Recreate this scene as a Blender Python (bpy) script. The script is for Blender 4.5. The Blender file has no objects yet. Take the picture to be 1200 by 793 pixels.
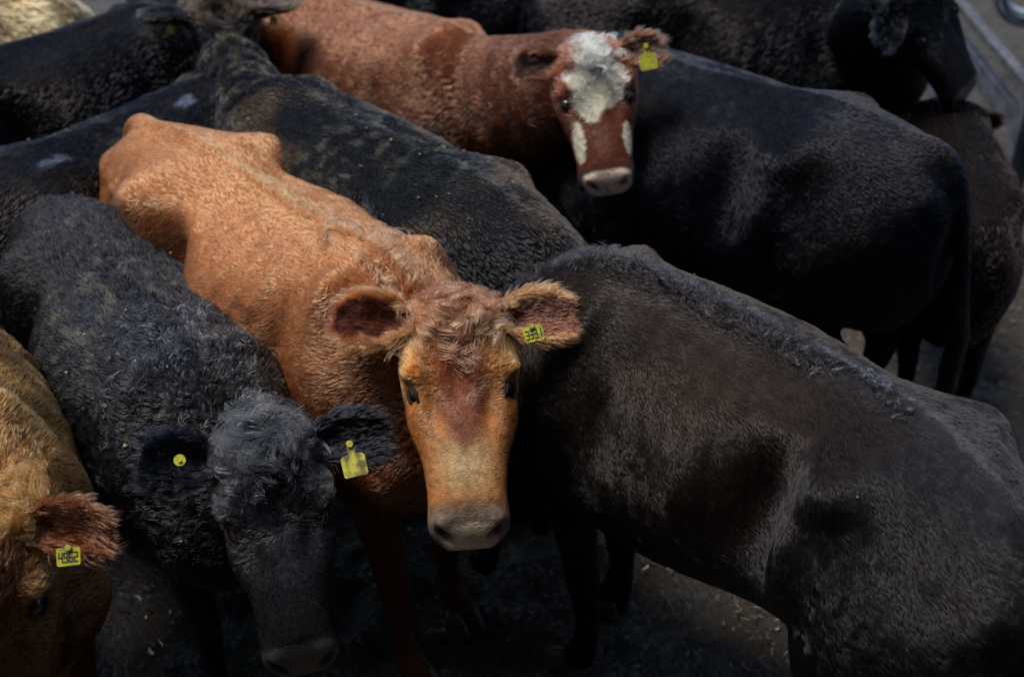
import bpy, math, random
import numpy as np
from mathutils import Vector, Matrix
from mathutils.kdtree import KDTree

R = math.radians
rng = np.random.default_rng(7)
scene = bpy.context.scene
C = scene.collection

# ------------------------------------------------------------------ camera
CAM_H, PITCH, FPX = 2.9, R(35), 1400.0
cam_d = bpy.data.cameras.new('camera')
cam_d.sensor_width = 36.0
cam_d.lens = 36.0 * FPX / 1200.0
cam_d.clip_start = 0.05
cam_d.clip_end = 800
cam = bpy.data.objects.new('camera', cam_d)
C.objects.link(cam)
cam.location = (0, 0, CAM_H)
cam.rotation_euler = (math.pi / 2 - PITCH, 0, 0)
cam_d.dof.use_dof = True
cam_d.dof.focus_distance = 2.72
cam_d.dof.aperture_fstop = 2.0
scene.camera = cam

# ------------------------------------------------------------------ light
import os
SUN_EL, SUN_AZ = 71, 282          # compass-like: direction the light comes FROM, degrees from +Y clockwise
w = bpy.data.worlds.new('World')
scene.world = w
w.use_nodes = True
nt = w.node_tree
bg = nt.nodes['Background']
sky = nt.nodes.new('ShaderNodeTexSky')
sky.sky_type = 'NISHITA'
sky.sun_disc = False
sky.sun_elevation = R(SUN_EL)
sky.sun_rotation = R(SUN_AZ)
sky.ozone_density = 3.0
nt.links.new(sky.outputs[0], bg.inputs[0])
bg.inputs[1].default_value = 0.05
sun_d = bpy.data.lights.new('sun', 'SUN')
sun_d.energy = 2.6
sun_d.angle = R(26)
sun_d.color = (1.0, 0.95, 0.88)
sun = bpy.data.objects.new('sun', sun_d)
C.objects.link(sun)
az, el = R(SUN_AZ), R(SUN_EL)
sdir = Vector((math.sin(az) * math.cos(el), math.cos(az) * math.cos(el), math.sin(el)))
sun.rotation_euler = sdir.to_track_quat('Z', 'Y').to_euler()
sun.location = (0, 0, 8)
scene.view_settings.view_transform = 'Standard'
scene.view_settings.look = 'None'
scene.view_settings.exposure = 1.15
scene.view_settings.gamma = 1
try:
    scene.cycles.use_denoising = True
    scene.cycles.max_bounces = 6
    scene.cycles_curves.shape = 'RIBBONS'
except Exception:
    pass

# ------------------------------------------------------------------ helpers
def at(u, v, z):
    """world x, y of the photo pixel (u, v) on the level z"""
    a = PITCH + math.atan((v - 396.5) / FPX)
    y = (CAM_H - z) / math.tan(a)
    d = y * math.cos(PITCH) + (CAM_H - z) * math.sin(PITCH)
    return np.array([(u - 600) / FPX * d, y, z])

def unit(v):
    v = np.asarray(v, float)
    return v / max(1e-9, np.linalg.norm(v))

def unitr(a):
    return a / np.maximum(1e-9, np.linalg.norm(a, axis=1))[:, None]

_tab = np.random.default_rng(3).random((64, 64, 64)).astype(np.float32)
def vnoise(p):
    """value noise 0..1 on an (n,3) array"""
    i = np.floor(p).astype(int); f = p - i
    f = f * f * (3 - 2 * f)
    r = 0
    for dx in (0, 1):
        for dy in (0, 1):
            for dz in (0, 1):
                wgt = (f[:, 0] if dx else 1 - f[:, 0]) * (f[:, 1] if dy else 1 - f[:, 1]) * (f[:, 2] if dz else 1 - f[:, 2])
                r = r + wgt * _tab[(i[:, 0] + dx) & 63, (i[:, 1] + dy) & 63, (i[:, 2] + dz) & 63]
    return r
def fbm(p, o=3):
    r, a, s = 0, .5, 0
    for k in range(o):
        r = r + a * vnoise(p * 2 ** k + 17.3 * k); s += a; a *= .5
    return r / s
def sstep(a, b, x):
    t = np.clip((x - a) / (b - a), 0, 1)
    return t * t * (3 - 2 * t)
def gauss(P, c, r):
    return np.exp(-(((P - np.array(c)) / np.array(r)) ** 2).sum(1))

def tag(o, label=None, cat=None, group=None, kind=None):
    if label: o['label'] = label
    if cat: o['category'] = cat
    if group: o['group'] = group
    if kind: o['kind'] = kind
    return o

def mesh_obj(name, V, F, mat, parent=None, smooth=True):
    me = bpy.data.meshes.new(name)
    me.from_pydata([tuple(map(float, v)) for v in V], [], [tuple(map(int, f)) for f in F])
    if smooth: me.polygons.foreach_set('use_smooth', [True] * len(me.polygons))
    me.update()
    if mat: me.materials.append(mat)
    o = bpy.data.objects.new(name, me)
    C.objects.link(o)
    if parent: o.parent = parent
    return o

# ------------------------------------------------------------------ materials
def new_mat(name):
    m = bpy.data.materials.new(name); m.use_nodes = True
    return m, m.node_tree, m.node_tree.nodes['Principled BSDF']

def mat_simple(name, col, rough=.5, noise=0, scale=20, bump=0, metal=0, spec=.5, col2=None):
    m, t, b = new_mat(name)
    b.inputs['Base Color'].default_value = (*col, 1)
    b.inputs['Roughness'].default_value = rough
    b.inputs['Metallic'].default_value = metal
    b.inputs['Specular IOR Level'].default_value = spec
    tc = t.nodes.new('ShaderNodeTexCoord')
    n = t.nodes.new('ShaderNodeTexNoise'); n.inputs['Scale'].default_value = scale; n.inputs['Detail'].default_value = 6
    t.links.new(tc.outputs['Object'], n.inputs['Vector'])
    if col2:
        r = t.nodes.new('ShaderNodeValToRGB')
        r.color_ramp.elements[0].color = (*col, 1); r.color_ramp.elements[1].color = (*col2, 1)
        r.color_ramp.elements[0].position = .42; r.color_ramp.elements[1].position = .62
        t.links.new(n.outputs['Fac'], r.inputs[0]); t.links.new(r.outputs[0], b.inputs['Base Color'])
    if bump:
        bp = t.nodes.new('ShaderNodeBump'); bp.inputs['Strength'].default_value = bump; bp.inputs['Distance'].default_value = .01
        t.links.new(n.outputs['Fac'], bp.inputs['Height']); t.links.new(bp.outputs[0], b.inputs['Normal'])
    return m

def make_fur_mat(name='fur', rough=.24, ior=1.38):
    m = bpy.data.materials.new(name); m.use_nodes = True
    t = m.node_tree; t.nodes.clear()
    out = t.nodes.new('ShaderNodeOutputMaterial')
    h = t.nodes.new('ShaderNodeBsdfHairPrincipled')
    h.parametrization = 'COLOR'
    a = t.nodes.new('ShaderNodeAttribute'); a.attribute_name = 'col'
    t.links.new(a.outputs['Color'], h.inputs['Color'])
    h.inputs['Roughness'].default_value = rough
    h.inputs['IOR'].default_value = ior
    h.inputs['Radial Roughness'].default_value = .5
    h.inputs['Random Roughness'].default_value = .2
    if 'Random Color' in h.inputs: h.inputs['Random Color'].default_value = 0
    t.links.new(h.outputs[0], out.inputs[0])
    return m
M_FUR = make_fur_mat()
M_SLEEK = make_fur_mat('sleek_dark_fur', .27, 1.29)
M_GLOSS = make_fur_mat('glossy_long_hair', .20, 1.5)

def make_skin_mat():
    m, t, b = new_mat('hide')
    a = t.nodes.new('ShaderNodeAttribute'); a.attribute_name = 'col'
    bare = t.nodes.new('ShaderNodeAttribute'); bare.attribute_name = 'bare'
    tc = t.nodes.new('ShaderNodeTexCoord')
    v = t.nodes.new('ShaderNodeTexVoronoi'); v.inputs['Scale'].default_value = 210
    t.links.new(tc.outputs['Object'], v.inputs['Vector'])
    n = t.nodes.new('ShaderNodeTexNoise'); n.inputs['Scale'].default_value = 60; n.inputs['Detail'].default_value = 5
    t.links.new(tc.outputs['Object'], n.inputs['Vector'])
    mx = t.nodes.new('ShaderNodeMix'); mx.data_type = 'RGBA'; mx.blend_type = 'MULTIPLY'
    rr = t.nodes.new('ShaderNodeMapRange'); rr.inputs['From Min'].default_value = .3; rr.inputs['From Max'].default_value = .7
    rr.inputs['To Min'].default_value = .55; rr.inputs['To Max'].default_value = 1.15
    t.links.new(n.outputs['Fac'], rr.inputs['Value'])
    mx.inputs[0].default_value = 1
    t.links.new(a.outputs['Color'], mx.inputs[6]); t.links.new(rr.outputs[0], mx.inputs[7])
    t.links.new(mx.outputs[2], b.inputs['Base Color'])
    mr = t.nodes.new('ShaderNodeMapRange'); mr.inputs['To Min'].default_value = .75; mr.inputs['To Max'].default_value = .3
    sp = t.nodes.new('ShaderNodeMapRange'); sp.inputs['To Min'].default_value = .08; sp.inputs['To Max'].default_value = .5
    t.links.new(bare.outputs['Fac'], sp.inputs['Value']); t.links.new(sp.outputs[0], b.inputs['Specular IOR Level'])
    t.links.new(bare.outputs['Fac'], mr.inputs['Value']); t.links.new(mr.outputs[0], b.inputs['Roughness'])
    ad = t.nodes.new('ShaderNodeMath'); ad.operation = 'ADD'
    t.links.new(v.outputs['Distance'], ad.inputs[0]); t.links.new(n.outputs['Fac'], ad.inputs[1])
    bp = t.nodes.new('ShaderNodeBump'); bp.inputs['Strength'].default_value = .5; bp.inputs['Distance'].default_value = .002
    t.links.new(ad.outputs[0], bp.inputs['Height']); t.links.new(bp.outputs[0], b.inputs['Normal'])
    return m
M_HIDE = make_skin_mat()
M_EYE = mat_simple('eye_gloss', (.012, .008, .006), .06, spec=.8)
M_LID = mat_simple('eyelid_skin', (.014, .010, .008), .7, scale=200, bump=.3, spec=.2)
M_HOOF = mat_simple('hoof_horn', (.03, .028, .03), .45, scale=60, bump=.4, col2=(.06, .052, .05))
M_TAG = mat_simple('tag_plastic', (.44, .44, .03), .35, scale=70, bump=.1, col2=(.26, .24, .07))
M_TAGD = mat_simple('dirty_tag_plastic', (.48, .46, .06), .5, scale=45, bump=.2, col2=(.14, .12, .05))
M_INK = mat_simple('tag_ink', (.02, .02, .02), .6)
M_MUDC = mat_simple('dried_mud', (.06, .05, .035), .9, scale=80, bump=.5, col2=(.20, .18, .13))

# ------------------------------------------------------------------ lofts
def smooth_interp(xs, ys, q, k=.035):
    g = np.linspace(xs[0] - .3, xs[-1] + .3, 900)
    y = np.interp(g, xs, ys)
    d = g[1] - g[0]; n = max(1, int(3 * k / d)); ker = np.exp(-.5 * (np.arange(-n, n + 1) * d / k) ** 2); ker /= ker.sum()
    y = np.convolve(np.pad(y, n, 'edge'), ker, 'valid')
    return np.interp(q, g, y)

class Loft:
    """closed tube of rings; every vertex remembers part, canonical place, hair direction"""
    def __init__(s): s.V, s.F, s.part, s.can, s.flow = [], [], [], [], []; s.n = 0
    def rings(s, Rg, part, can, flow):
        a, b = Rg.shape[:2]
        o = s.n
        idx = o + np.arange(a * b).reshape(a, b)
        nx = np.roll(idx, -1, 1)
        q = np.stack([idx[:-1], nx[:-1], nx[1:], idx[1:]], -1).reshape(-1, 4)
        s.F += q.tolist()
        c0, c1 = o + a * b, o + a * b + 1
        for j in range(b):
            s.F.append([c0, int(idx[0, (j + 1) % b]), int(idx[0, j])])
            s.F.append([c1, int(idx[-1, j]), int(idx[-1, (j + 1) % b])])
        P = np.concatenate([Rg.reshape(-1, 3), Rg[0].mean(0)[None], Rg[-1].mean(0)[None]])
        cn = np.concatenate([can.reshape(-1, 3), can[0].mean(0)[None], can[-1].mean(0)[None]])
        fl = np.concatenate([flow.reshape(-1, 3), flow[0].mean(0)[None], flow[-1].mean(0)[None]])
        s.V.append(P); s.can.append(cn); s.flow.append(fl); s.part.append(np.full(len(P), part))
        s.n += len(P)
    def arrays(s):
        return np.concatenate(s.V), np.concatenate(s.part), np.concatenate(s.can), np.concatenate(s.flow)

def spow(x, p): return np.sign(x) * np.abs(x) ** p

TR = np.array([  # x, top, bottom, half width, height of widest, roundness of top
    (-.81, 1.13, .86, .07, 1.0, 1.0), (-.78, 1.22, .74, .15, 1.0, .95), (-.70, 1.31, .66, .205, 1.02, .95), (-.55, 1.345, .64, .245, 1.02, .85),
    (-.35, 1.365, .66, .262, 1.03, .75), (-.15, 1.345, .62, .285, .98, .72), (.03, 1.335, .575, .325, .95, .95), (.18, 1.335, .56, .345, .93, 1.0),
    (.34, 1.35, .56, .325, .93, 1.05), (.5, 1.365, .58, .275, .95, 1.15), (.63, 1.32, .61, .23, .93, 1.1), (.74, 1.22, .68, .175, .92, 1.0), (.80, 1.10, .78, .09, .92, 1.0)])

def trunk(L, bony, fat, ribs=1.0, depth=1.0):
    xs = np.concatenate([np.linspace(-.81, -.7, 9)[:-1], np.linspace(-.7, .72, 110), np.linspace(.72, .80, 7)[1:]])
    th = np.linspace(0, 2 * np.pi, 97)[:-1]
    zt, zb, hw, zc, rt = [smooth_interp(TR[:, 0], TR[:, i], xs)[:, None] for i in range(1, 6)]
    mid = np.exp(-((xs - .1) / .4) ** 2)[:, None]
    hw = hw * (1 + (fat - 1) * .8 * mid + (fat - 1) * .3)
    zb = zb - (fat - 1) * .3 * mid
    zb = zc - (zc - zb) * depth
    c, s_ = np.cos(th)[None], np.sin(th)[None]
    y = hw * spow(s_, .86)
    z = np.where(c > 0, zc + (zt - zc) * np.abs(c) ** rt, zc - (zc - zb) * np.abs(c) ** .82)
    P = np.stack([np.broadcast_to(xs[:, None], y.shape), y, z], -1).reshape(-1, 3)
    can = P.copy()
    side = np.sign(P[:, 1])
    Q = P.copy(); Q[:, 1] = np.abs(Q[:, 1])
    out = np.zeros_like(P)
    def add(c, r, amp, d):
        nonlocal out
        g = gauss(Q, c, r) * amp * bony
        d = unit(d)
        out += g[:, None] * np.stack([np.full(len(Q), d[0]), side * d[1], np.full(len(Q), d[2])], 1)
    add((-.36, .22, 1.27), (.08, .08, .08), .055, (-.1, .85, .4))     # hook bones
    add((-.77, .12, 1.20), (.06, .07, .07), .03, (-.6, .5, .4))        # pin bones
    add((-.58, .20, 1.22), (.12, .09, .10), .014, (0, -.7, -.7))         # hollow between
    add((-.17, .27, 1.12), (.085, .10, .17), .070, (.1, -1, -.2))
    add((-.29, .24, 1.05), (.05, .08, .16), .03, (.2, 1, 0))       # flank hollow
    add((-.10, .12, 1.33), (.16, .07, .06), .018, (0, -.3, -1))         # loin beside the spine
    add((.06, .30, 1.10), (.07, .2, .22), .022, (0, 1, .1))             # last rib
    add((.36, .26, 1.12), (.06, .14, .16), .035, (0, -1, -.2))          # behind the shoulder
    add((.49, .13, 1.29), (.05, .08, .12), .035, (0, .8, .5))            # shoulder blade
    add((.56, .22, 1.05), (.08, .14, .20), .038, (0, 1, .1))
    add((.70, .18, .86), (.09, .10, .10), .04, (.5, .9, 0))             # point of the shoulder
    add((-.52, .24, .93), (.15, .2, .2), .03, (0, 1, 0))                # thigh
    add((-.70, 0, 1.33), (.09, .05, .1), .018, (-.2, 0, 1))             # tail head
    ridge = np.exp(-(P[:, 1] / .028) ** 2) * (P[:, 2] > 1.1) * sstep(-.75, -.5, P[:, 0]) * (1 - sstep(.5, .7, P[:, 0]))
    out[:, 2] += ridge * .022 * bony
    rw = sstep(-.06, .03, P[:, 0]) * (1 - sstep(.3, .4, P[:, 0])) * np.abs(P[:, 1] / .34) * (P[:, 2] > .7)
    out[:, 1] += side * rw * ribs * .0035 * (.4 + 1.2 * vnoise(P * 7)) * np.sin((P[:, 0] + .25 * (1.1 - P[:, 2])) * 2 * np.pi / .072)
    out += (fbm(P * 5 + 3) - .5)[:, None] * .02 * np.stack([np.zeros(len(P)), side, np.ones(len(P)) * .3], 1)
    P = P + out
    fl = np.stack([-np.ones(len(P)), np.zeros(len(P)), -.9 * sstep(.02, .3, np.abs(P[:, 1]))], 1)
    sh = y.shape + (3,)
    L.rings(P.reshape(sh), 0, can.reshape(sh), fl.reshape(sh))

def tube(L, pts, rad, part, n=24, k=None, up=(0, 1, 0), flowmul=1, ex=1.0):
    """pts (m,3); rad (m,2): radius along `side` and along the other axis; returns frames"""
    pts = np.asarray(pts, float); rad = np.asarray(rad, float)
    s = np.concatenate([[0], np.cumsum(np.linalg.norm(np.diff(pts, axis=0), axis=1))]); s /= s[-1]
    k = k or 30
    q = np.linspace(0, 1, k)
    kk = .03
    P = np.stack([smooth_interp(s, pts[:, i], q, kk) for i in range(3)], 1)
    Rr = np.stack([smooth_interp(s, rad[:, i], q, kk) for i in range(2)], 1)
    T = unitr(np.gradient(P, axis=0))
    S = np.array(up, float)[None] - T * (T @ np.array(up, float))[:, None]
    S = unitr(S); B = np.cross(T, S)
    th = np.linspace(0, 2 * np.pi, n + 1)[:-1]
    c, sn = spow(np.cos(th), ex), spow(np.sin(th), ex)
    Rg = P[:, None] + Rr[:, 0][:, None, None] * c[None, :, None] * S[:, None] + Rr[:, 1][:, None, None] * sn[None, :, None] * B[:, None]
    can = np.stack([np.broadcast_to(q[:, None], (k, n)), np.broadcast_to(c[None], (k, n)), np.broadcast_to(sn[None], (k, n))], -1)
    fl = np.broadcast_to(T[:, None] * flowmul, Rg.shape).copy()
    L.rings(Rg, part, can, fl)

HD = np.array([  # t, half width, top z, bottom z, widest z, flatness of top  (unit head length)
    (-.07, .10, -.14, -.33, -.22, .8), (-.03, .15, -.05, -.36, -.18, .75), (.02, .178, 0, -.40, -.14, .72), (.10, .200, .035, -.44, -.12, .70), (.20, .222, .045, -.455, -.11, .66),
    (.30, .230, .04, -.44, -.11, .60), (.38, .226, .025, -.39, -.11, .58), (.46, .210, .012, -.33, -.11, .58), (.56, .190, 0, -.28, -.12, .62),
    (.66, .174, -.010, -.25, -.13, .66), (.76, .162, -.018, -.235, -.13, .7), (.84, .162, -.026, -.235, -.13, .72), (.885, .168, -.042, -.238, -.135, .72),
    (.93, .168, -.068, -.24, -.15, .74), (.965, .156, -.10, -.24, -.17, .74), (.995, .130, -.145, -.235, -.19, .8), (1.015, .08, -.18, -.215, -.20, 1.0)])

def head(L, O, d, n, HL, wide=1.0):
    """O poll, d towards the muzzle, n face normal, HL length"""
    l = np.cross(n, d)          # the cow's left
    t = np.concatenate([np.linspace(-.07, .85, 80), np.linspace(.85, 1.015, 26)[1:]])
    th = np.linspace(0, 2 * np.pi, 73)[:-1]
    kx = .016
    hw, zt, zb, zc, fx = [smooth_interp(HD[:, 0], HD[:, i], t, kx)[:, None] for i in range(1, 6)]
    c, s_ = np.cos(th)[None], np.sin(th)[None]
    low = np.where(c < 0, 1 - .32 * np.abs(c) ** 1.5, 1)
    y = hw * np.interp(t, [0, .5, .8, 1], [1.06, 1.07, 1.02, 1.02])[:, None] * wide * spow(s_, .85) * low
    z = np.where(c > 0, zc + (zt - zc) * np.abs(c) ** fx, zc - (zc - zb) * np.abs(c) ** .8)
    P = np.stack([np.broadcast_to(t[:, None], y.shape), y, z], -1).reshape(-1, 3)
    can = P.copy()
    side = np.sign(P[:, 1]); Q = P.copy(); Q[:, 1] = np.abs(Q[:, 1])
    out = np.zeros_like(P)
    def add(c, r, amp, dd):
        nonlocal out
        g = gauss(Q, c, r) * amp; dd = unit(dd)
        out += g[:, None] * np.stack([np.full(len(Q), dd[0]), side * dd[1], np.full(len(Q), dd[2])], 1)
    add((.335, .215, -.02), (.015, .06, .05), .018, (0, -1, -.5))   # fold over the lid
    add((.30, .195, -.005), (.055, .045, .05), .036, (0, .7, .7))      # brow
    add((.38, .225, -.04), (.05, .05, .045), .032, (0, -1, -.4))
    add((.16, .19, -.02), (.05, .05, .06), .028, (0, -1, -.3))     # temple   # socket
    add((.50, .19, -.09), (.11, .05, .035), .022, (0, 1, .1))      # cheek bone
    add((.60, .15, -.17), (.10, .06, .06), .030, (0, -1, 0))      # hollow cheek
    add((.45, .115, .0), (.12, .04, .05), .028, (0, -.4, -1))      # dip beside the nose bone
    add((.30, .0, .04), (.13, .07, .05), .026, (0, 0, -1))        # middle of the forehead
    add((.05, .0, .0), (.09, .10, .08), .030, (-.2, 0, 1))         # poll bump
    add((.91, .11, -.07), (.045, .045, .05), .018, (.2, .5, .8))    # rim above the nostril
    add((.93, .12, -.20), (.06, .05, .02), .010, (0, -1, 0))       # mouth line
    P = P + out
    # hair on the face radiates from a whorl between the eyes
    fw = P - np.array([.40, 0, .02])
    fl = np.stack([fw[:, 0], fw[:, 1] * 1.6, fw[:, 2] * .6], 1)
    fl = unitr(fl)
    M = np.stack([d, l, n], 0)
    W = O[None] + HL * (P @ M)
    sh = y.shape + (3,)
    L.rings(W.reshape(sh), 2, can.reshape(sh), (fl @ M).reshape(sh))
    return M

def ear(L, O, ax, face, length=.2, width=.062, part=4):
    """cupped leaf; ax along the ear, face = where the open side looks"""
    ax = unit(ax); face = unit(np.asarray(face) - ax * np.dot(face, ax)); sd = np.cross(ax, face)
    u = np.linspace(0, 1, 34)
    wd = width * np.interp(u, [0, .12, .3, .5, .7, .85, .95, 1], [.34, .48, .82, 1.0, 1.0, .86, .6, .25])
    depth = width * np.interp(u, [0, .2, .5, .8, 1], [.8, .62, .4, .2, .05])
    th_ = .0085
    n = 36
    v = np.concatenate([np.linspace(-1, 1, n // 2), np.linspace(1, -1, n // 2)])
    back = np.concatenate([np.zeros(n // 2), np.ones(n // 2)])
    drop = -.10 * length * u ** 2
    Rg = np.zeros((len(u), n, 3)); can = np.zeros_like(Rg)
    for i in range(len(u)):
        yy = wd[i] * v
        zz = depth[i] * (np.abs(v) ** 1.6) - depth[i] * .8 - back * th_ * 2 + th_ + .25 * width * u[i]
        Rg[i] = O + ax * (u[i] * length) + sd * yy[:, None] + face * zz[:, None] + np.array([0, 0, 1]) * drop[i]
        can[i] = np.stack([np.full(n, u[i]), v, back], 1)
    fl = np.broadcast_to(ax, Rg.shape) * 1.0 + sd * (v[None, :, None] * .3)
    L.rings(Rg, part, can, fl)

FL = dict(pts=[(.56, .13, 1.0), (.58, .155, .82), (.55, .15, .66), (.55, .135, .46), (.55, .13, .40), (.55, .13, .22), (.565, .13, .13), (.60, .13, .045)],
          rad=[(.09, .12), (.085, .12), (.062, .075), (.046, .055), (.046, .056), (.028, .034), (.038, .042), (.048, .055)])
HLg = dict(pts=[(-.50, .12, 1.08), (-.46, .145, .90), (-.44, .16, .76), (-.55, .15, .62), (-.66, .14, .52), (-.65, .135, .40), (-.62, .13, .22), (-.60, .13, .12), (-.565, .13, .045)],
          rad=[(.13, .22), (.125, .22), (.10, .15), (.062, .085), (.042, .062), (.036, .045), (.028, .034), (.038, .042), (.048, .055)])

def hooves(parent, at_pts, mat):
    for (x, y) in at_pts:
        V, F = [], []
        for sgn in (-1, 1):
            prof = [(0, .056, .030, .0), (.02, .052, .029, .0), (.045, .043, .026, -.006), (.07, .034, .022, -.014), (.085, .02, .014, -.02)]
            b = len(V); n = 14
            for (z, rx, ry, ox) in prof:
                for k in range(n):
                    a = 2 * math.pi * k / n
                    px_ = rx * math.cos(a) * (1.15 if math.cos(a) > 0 else .8)
                    V.append((x + ox + px_, y + sgn * (.031) + ry * math.sin(a) * (1 - .35 * max(0, math.cos(a))), z + .004))
            for r in range(len(prof) - 1):
                for k in range(n):
                    F.append((b + r * n + k, b + r * n + (k + 1) % n, b + (r + 1) * n + (k + 1) % n, b + (r + 1) * n + k))
            F.append([b + k for k in range(n)][::-1]); F.append([b + (len(prof) - 1) * n + k for k in range(n)])
        mesh_obj('hoof', V, F, mat, parent)

# ------------------------------------------------------------------ fur
cam_pos = np.array([0, 0, CAM_H])
def in_view(W, margin=1.14):
    y = W[:, 1] * math.cos(PITCH) + (CAM_H - W[:, 2]) * math.sin(PITCH)
    u = W[:, 0] / np.maximum(y, .05) * FPX
    v = (W[:, 1] * math.sin(PITCH) - (CAM_H - W[:, 2]) * math.cos(PITCH)) / np.maximum(y, .05) * FPX
    return (np.abs(u) < 600 * margin + 30) & (np.abs(v) < 397 * margin + 30) & (y > .1)

def grow(name, parent, V, T, N, at_, dens, rad, npt=5, clump=.55, clump_d=.012, seed=0, mw=None, vary=.56, mat=None):
    """hair strands on triangles T; at_ dict of per-vertex arrays"""
    rg = np.random.default_rng(seed)
    a, b, c = V[T[:, 0]], V[T[:, 1]], V[T[:, 2]]
    cr = np.cross(b - a, c - a); area = np.linalg.norm(cr, axis=1) / 2
    fn = cr / np.maximum(1e-12, 2 * area)[:, None]
    ctr = (a + b + c) / 3
    Wc = ctr @ mw[:3, :3].T + mw[:3, 3]; Wn = fn @ mw[:3, :3].T
    view = unitr(cam_pos - Wc)
    fac = (Wn * view).sum(1)
    vis = sstep(-.55, -.1, fac) * in_view(Wc) * (Wc[:, 2] > .12)
    wgt = area * vis * at_['dens'][T].mean(1)
    total = wgt.sum()
    n = int(total * dens)
    if n < 10: return None
    cum = np.cumsum(wgt) / total
    ti = np.minimum(np.searchsorted(cum, rg.random(n)), len(T) - 1)
    r1, r2 = np.sqrt(rg.random(n)), rg.random(n)
    bc = np.stack([1 - r1, r1 * (1 - r2), r1 * r2], 1)
    tr = T[ti]
    def ip(A): return (A[tr] * (bc[:, :, None] if A.ndim == 3 - 1 else bc)).sum(1)
    P = ip(V); Nn = unitr(ip(N)); Fl = ip(at_['flow'])
    rf = ip(at_['rad']); ln = ip(at_['len']) * (.55 + .75 * rg.random(n)); lift = ip(at_['lift']); curl = ip(at_['curl']); col = ip(at_['col'])
    # wander of the lay of the coat
    nz = np.stack([fbm(P * 9 + 5), fbm(P * 9 + 31), fbm(P * 9 + 77)], 1) - .5
    nz2 = np.stack([vnoise(P * 45 + 5), vnoise(P * 45 + 31), vnoise(P * 45 + 77)], 1) - .5
    Fl = Fl - Nn * (Fl * Nn).sum(1)[:, None]
    Fl = unitr(Fl) + nz * (1.1 + 2.2 * curl[:, None]) + nz2 * (.5 + 1.6 * curl[:, None]) + (rg.random((n, 3)) - .5) * .25
    Fl = Fl - Nn * (Fl * Nn).sum(1)[:, None]
    Fl = unitr(Fl)
    Sd = np.cross(Nn, Fl)
    lf = lift * (.6 + .8 * vnoise(P * 60 + 9))
    s = np.linspace(0, 1, npt)[None, :, None]
    ph = (vnoise(P * 30 + 3) * 9)[:, None, None]
    hx = curl[:, None, None] * ln[:, None, None] * .42
    pts = P[:, None] - Nn[:, None] * .0005 + ln[:, None, None] * (Fl[:, None] * s * (1 - .25 * lf[:, None, None]) + Nn[:, None] * lf[:, None, None] * (s - .45 * s * s)) \
        + hx * (Sd[:, None] * (np.sin(ph + s * 5.5) - np.sin(ph)) + Nn[:, None] * (1 - np.cos(s * 4.5)) * .5)
    # clumping
    if clump > 0:
        m = max(8, int(total / (clump_d ** 2)))
        m = min(m, n // 5)
        sel = rg.choice(n, m, replace=False)
        kd = KDTree(m)
        for i, p in enumerate(P[sel]): kd.insert(p, i)
        kd.balance()
        near = np.array([kd.find(p)[1] for p in P])
        off = pts[sel][near] - P[sel][near][:, None]
        target = P[sel][near][:, None] * .86 + P[:, None] * .14 + off
        k = clump * s ** 1.3 * (.5 + rg.random(n))[:, None, None]
        k = np.clip(k, 0, .95)
        pts = pts * (1 - k) + target * k
        tint = (1 - vary / 2 + vary * rg.random(m))[near]
        cc_ = np.clip(curl * 2, 0, 1); tint = tint + cc_ * vary * .8 * (rg.random(m) ** 5)[near]
        col = col * (1 + (tint - 1)[:, None] * .8)
    col = np.clip(col * (.75 + .5 * rg.random(n))[:, None], 0.002, .9)
    cd = bpy.data.hair_curves.new(name)
    cd.add_curves([npt] * n)
    cd.attributes['position'].data.foreach_set('vector', pts.reshape(-1).astype(np.float32))
    ra = cd.attributes.new('radius', 'FLOAT', 'POINT') if 'radius' not in cd.attributes else cd.attributes['radius']
    prof = np.linspace(1, 0, npt) ** .7 * .85 + .15
    ra.data.foreach_set('value', (rad * rf[:, None] * prof[None] * (.7 + .6 * rg.random(n))[:, None]).reshape(-1).astype(np.float32))
    ca = cd.attributes.new('col', 'FLOAT_COLOR', 'CURVE')
    ca.data.foreach_set('color', np.concatenate([col, np.ones((n, 1))], 1).reshape(-1).astype(np.float32))
    cd.materials.append(mat or M_FUR)
    o = bpy.data.objects.new(name, cd); C.objects.link(o); o.parent = parent
    print(name, parent.name, n)
    return o

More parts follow.
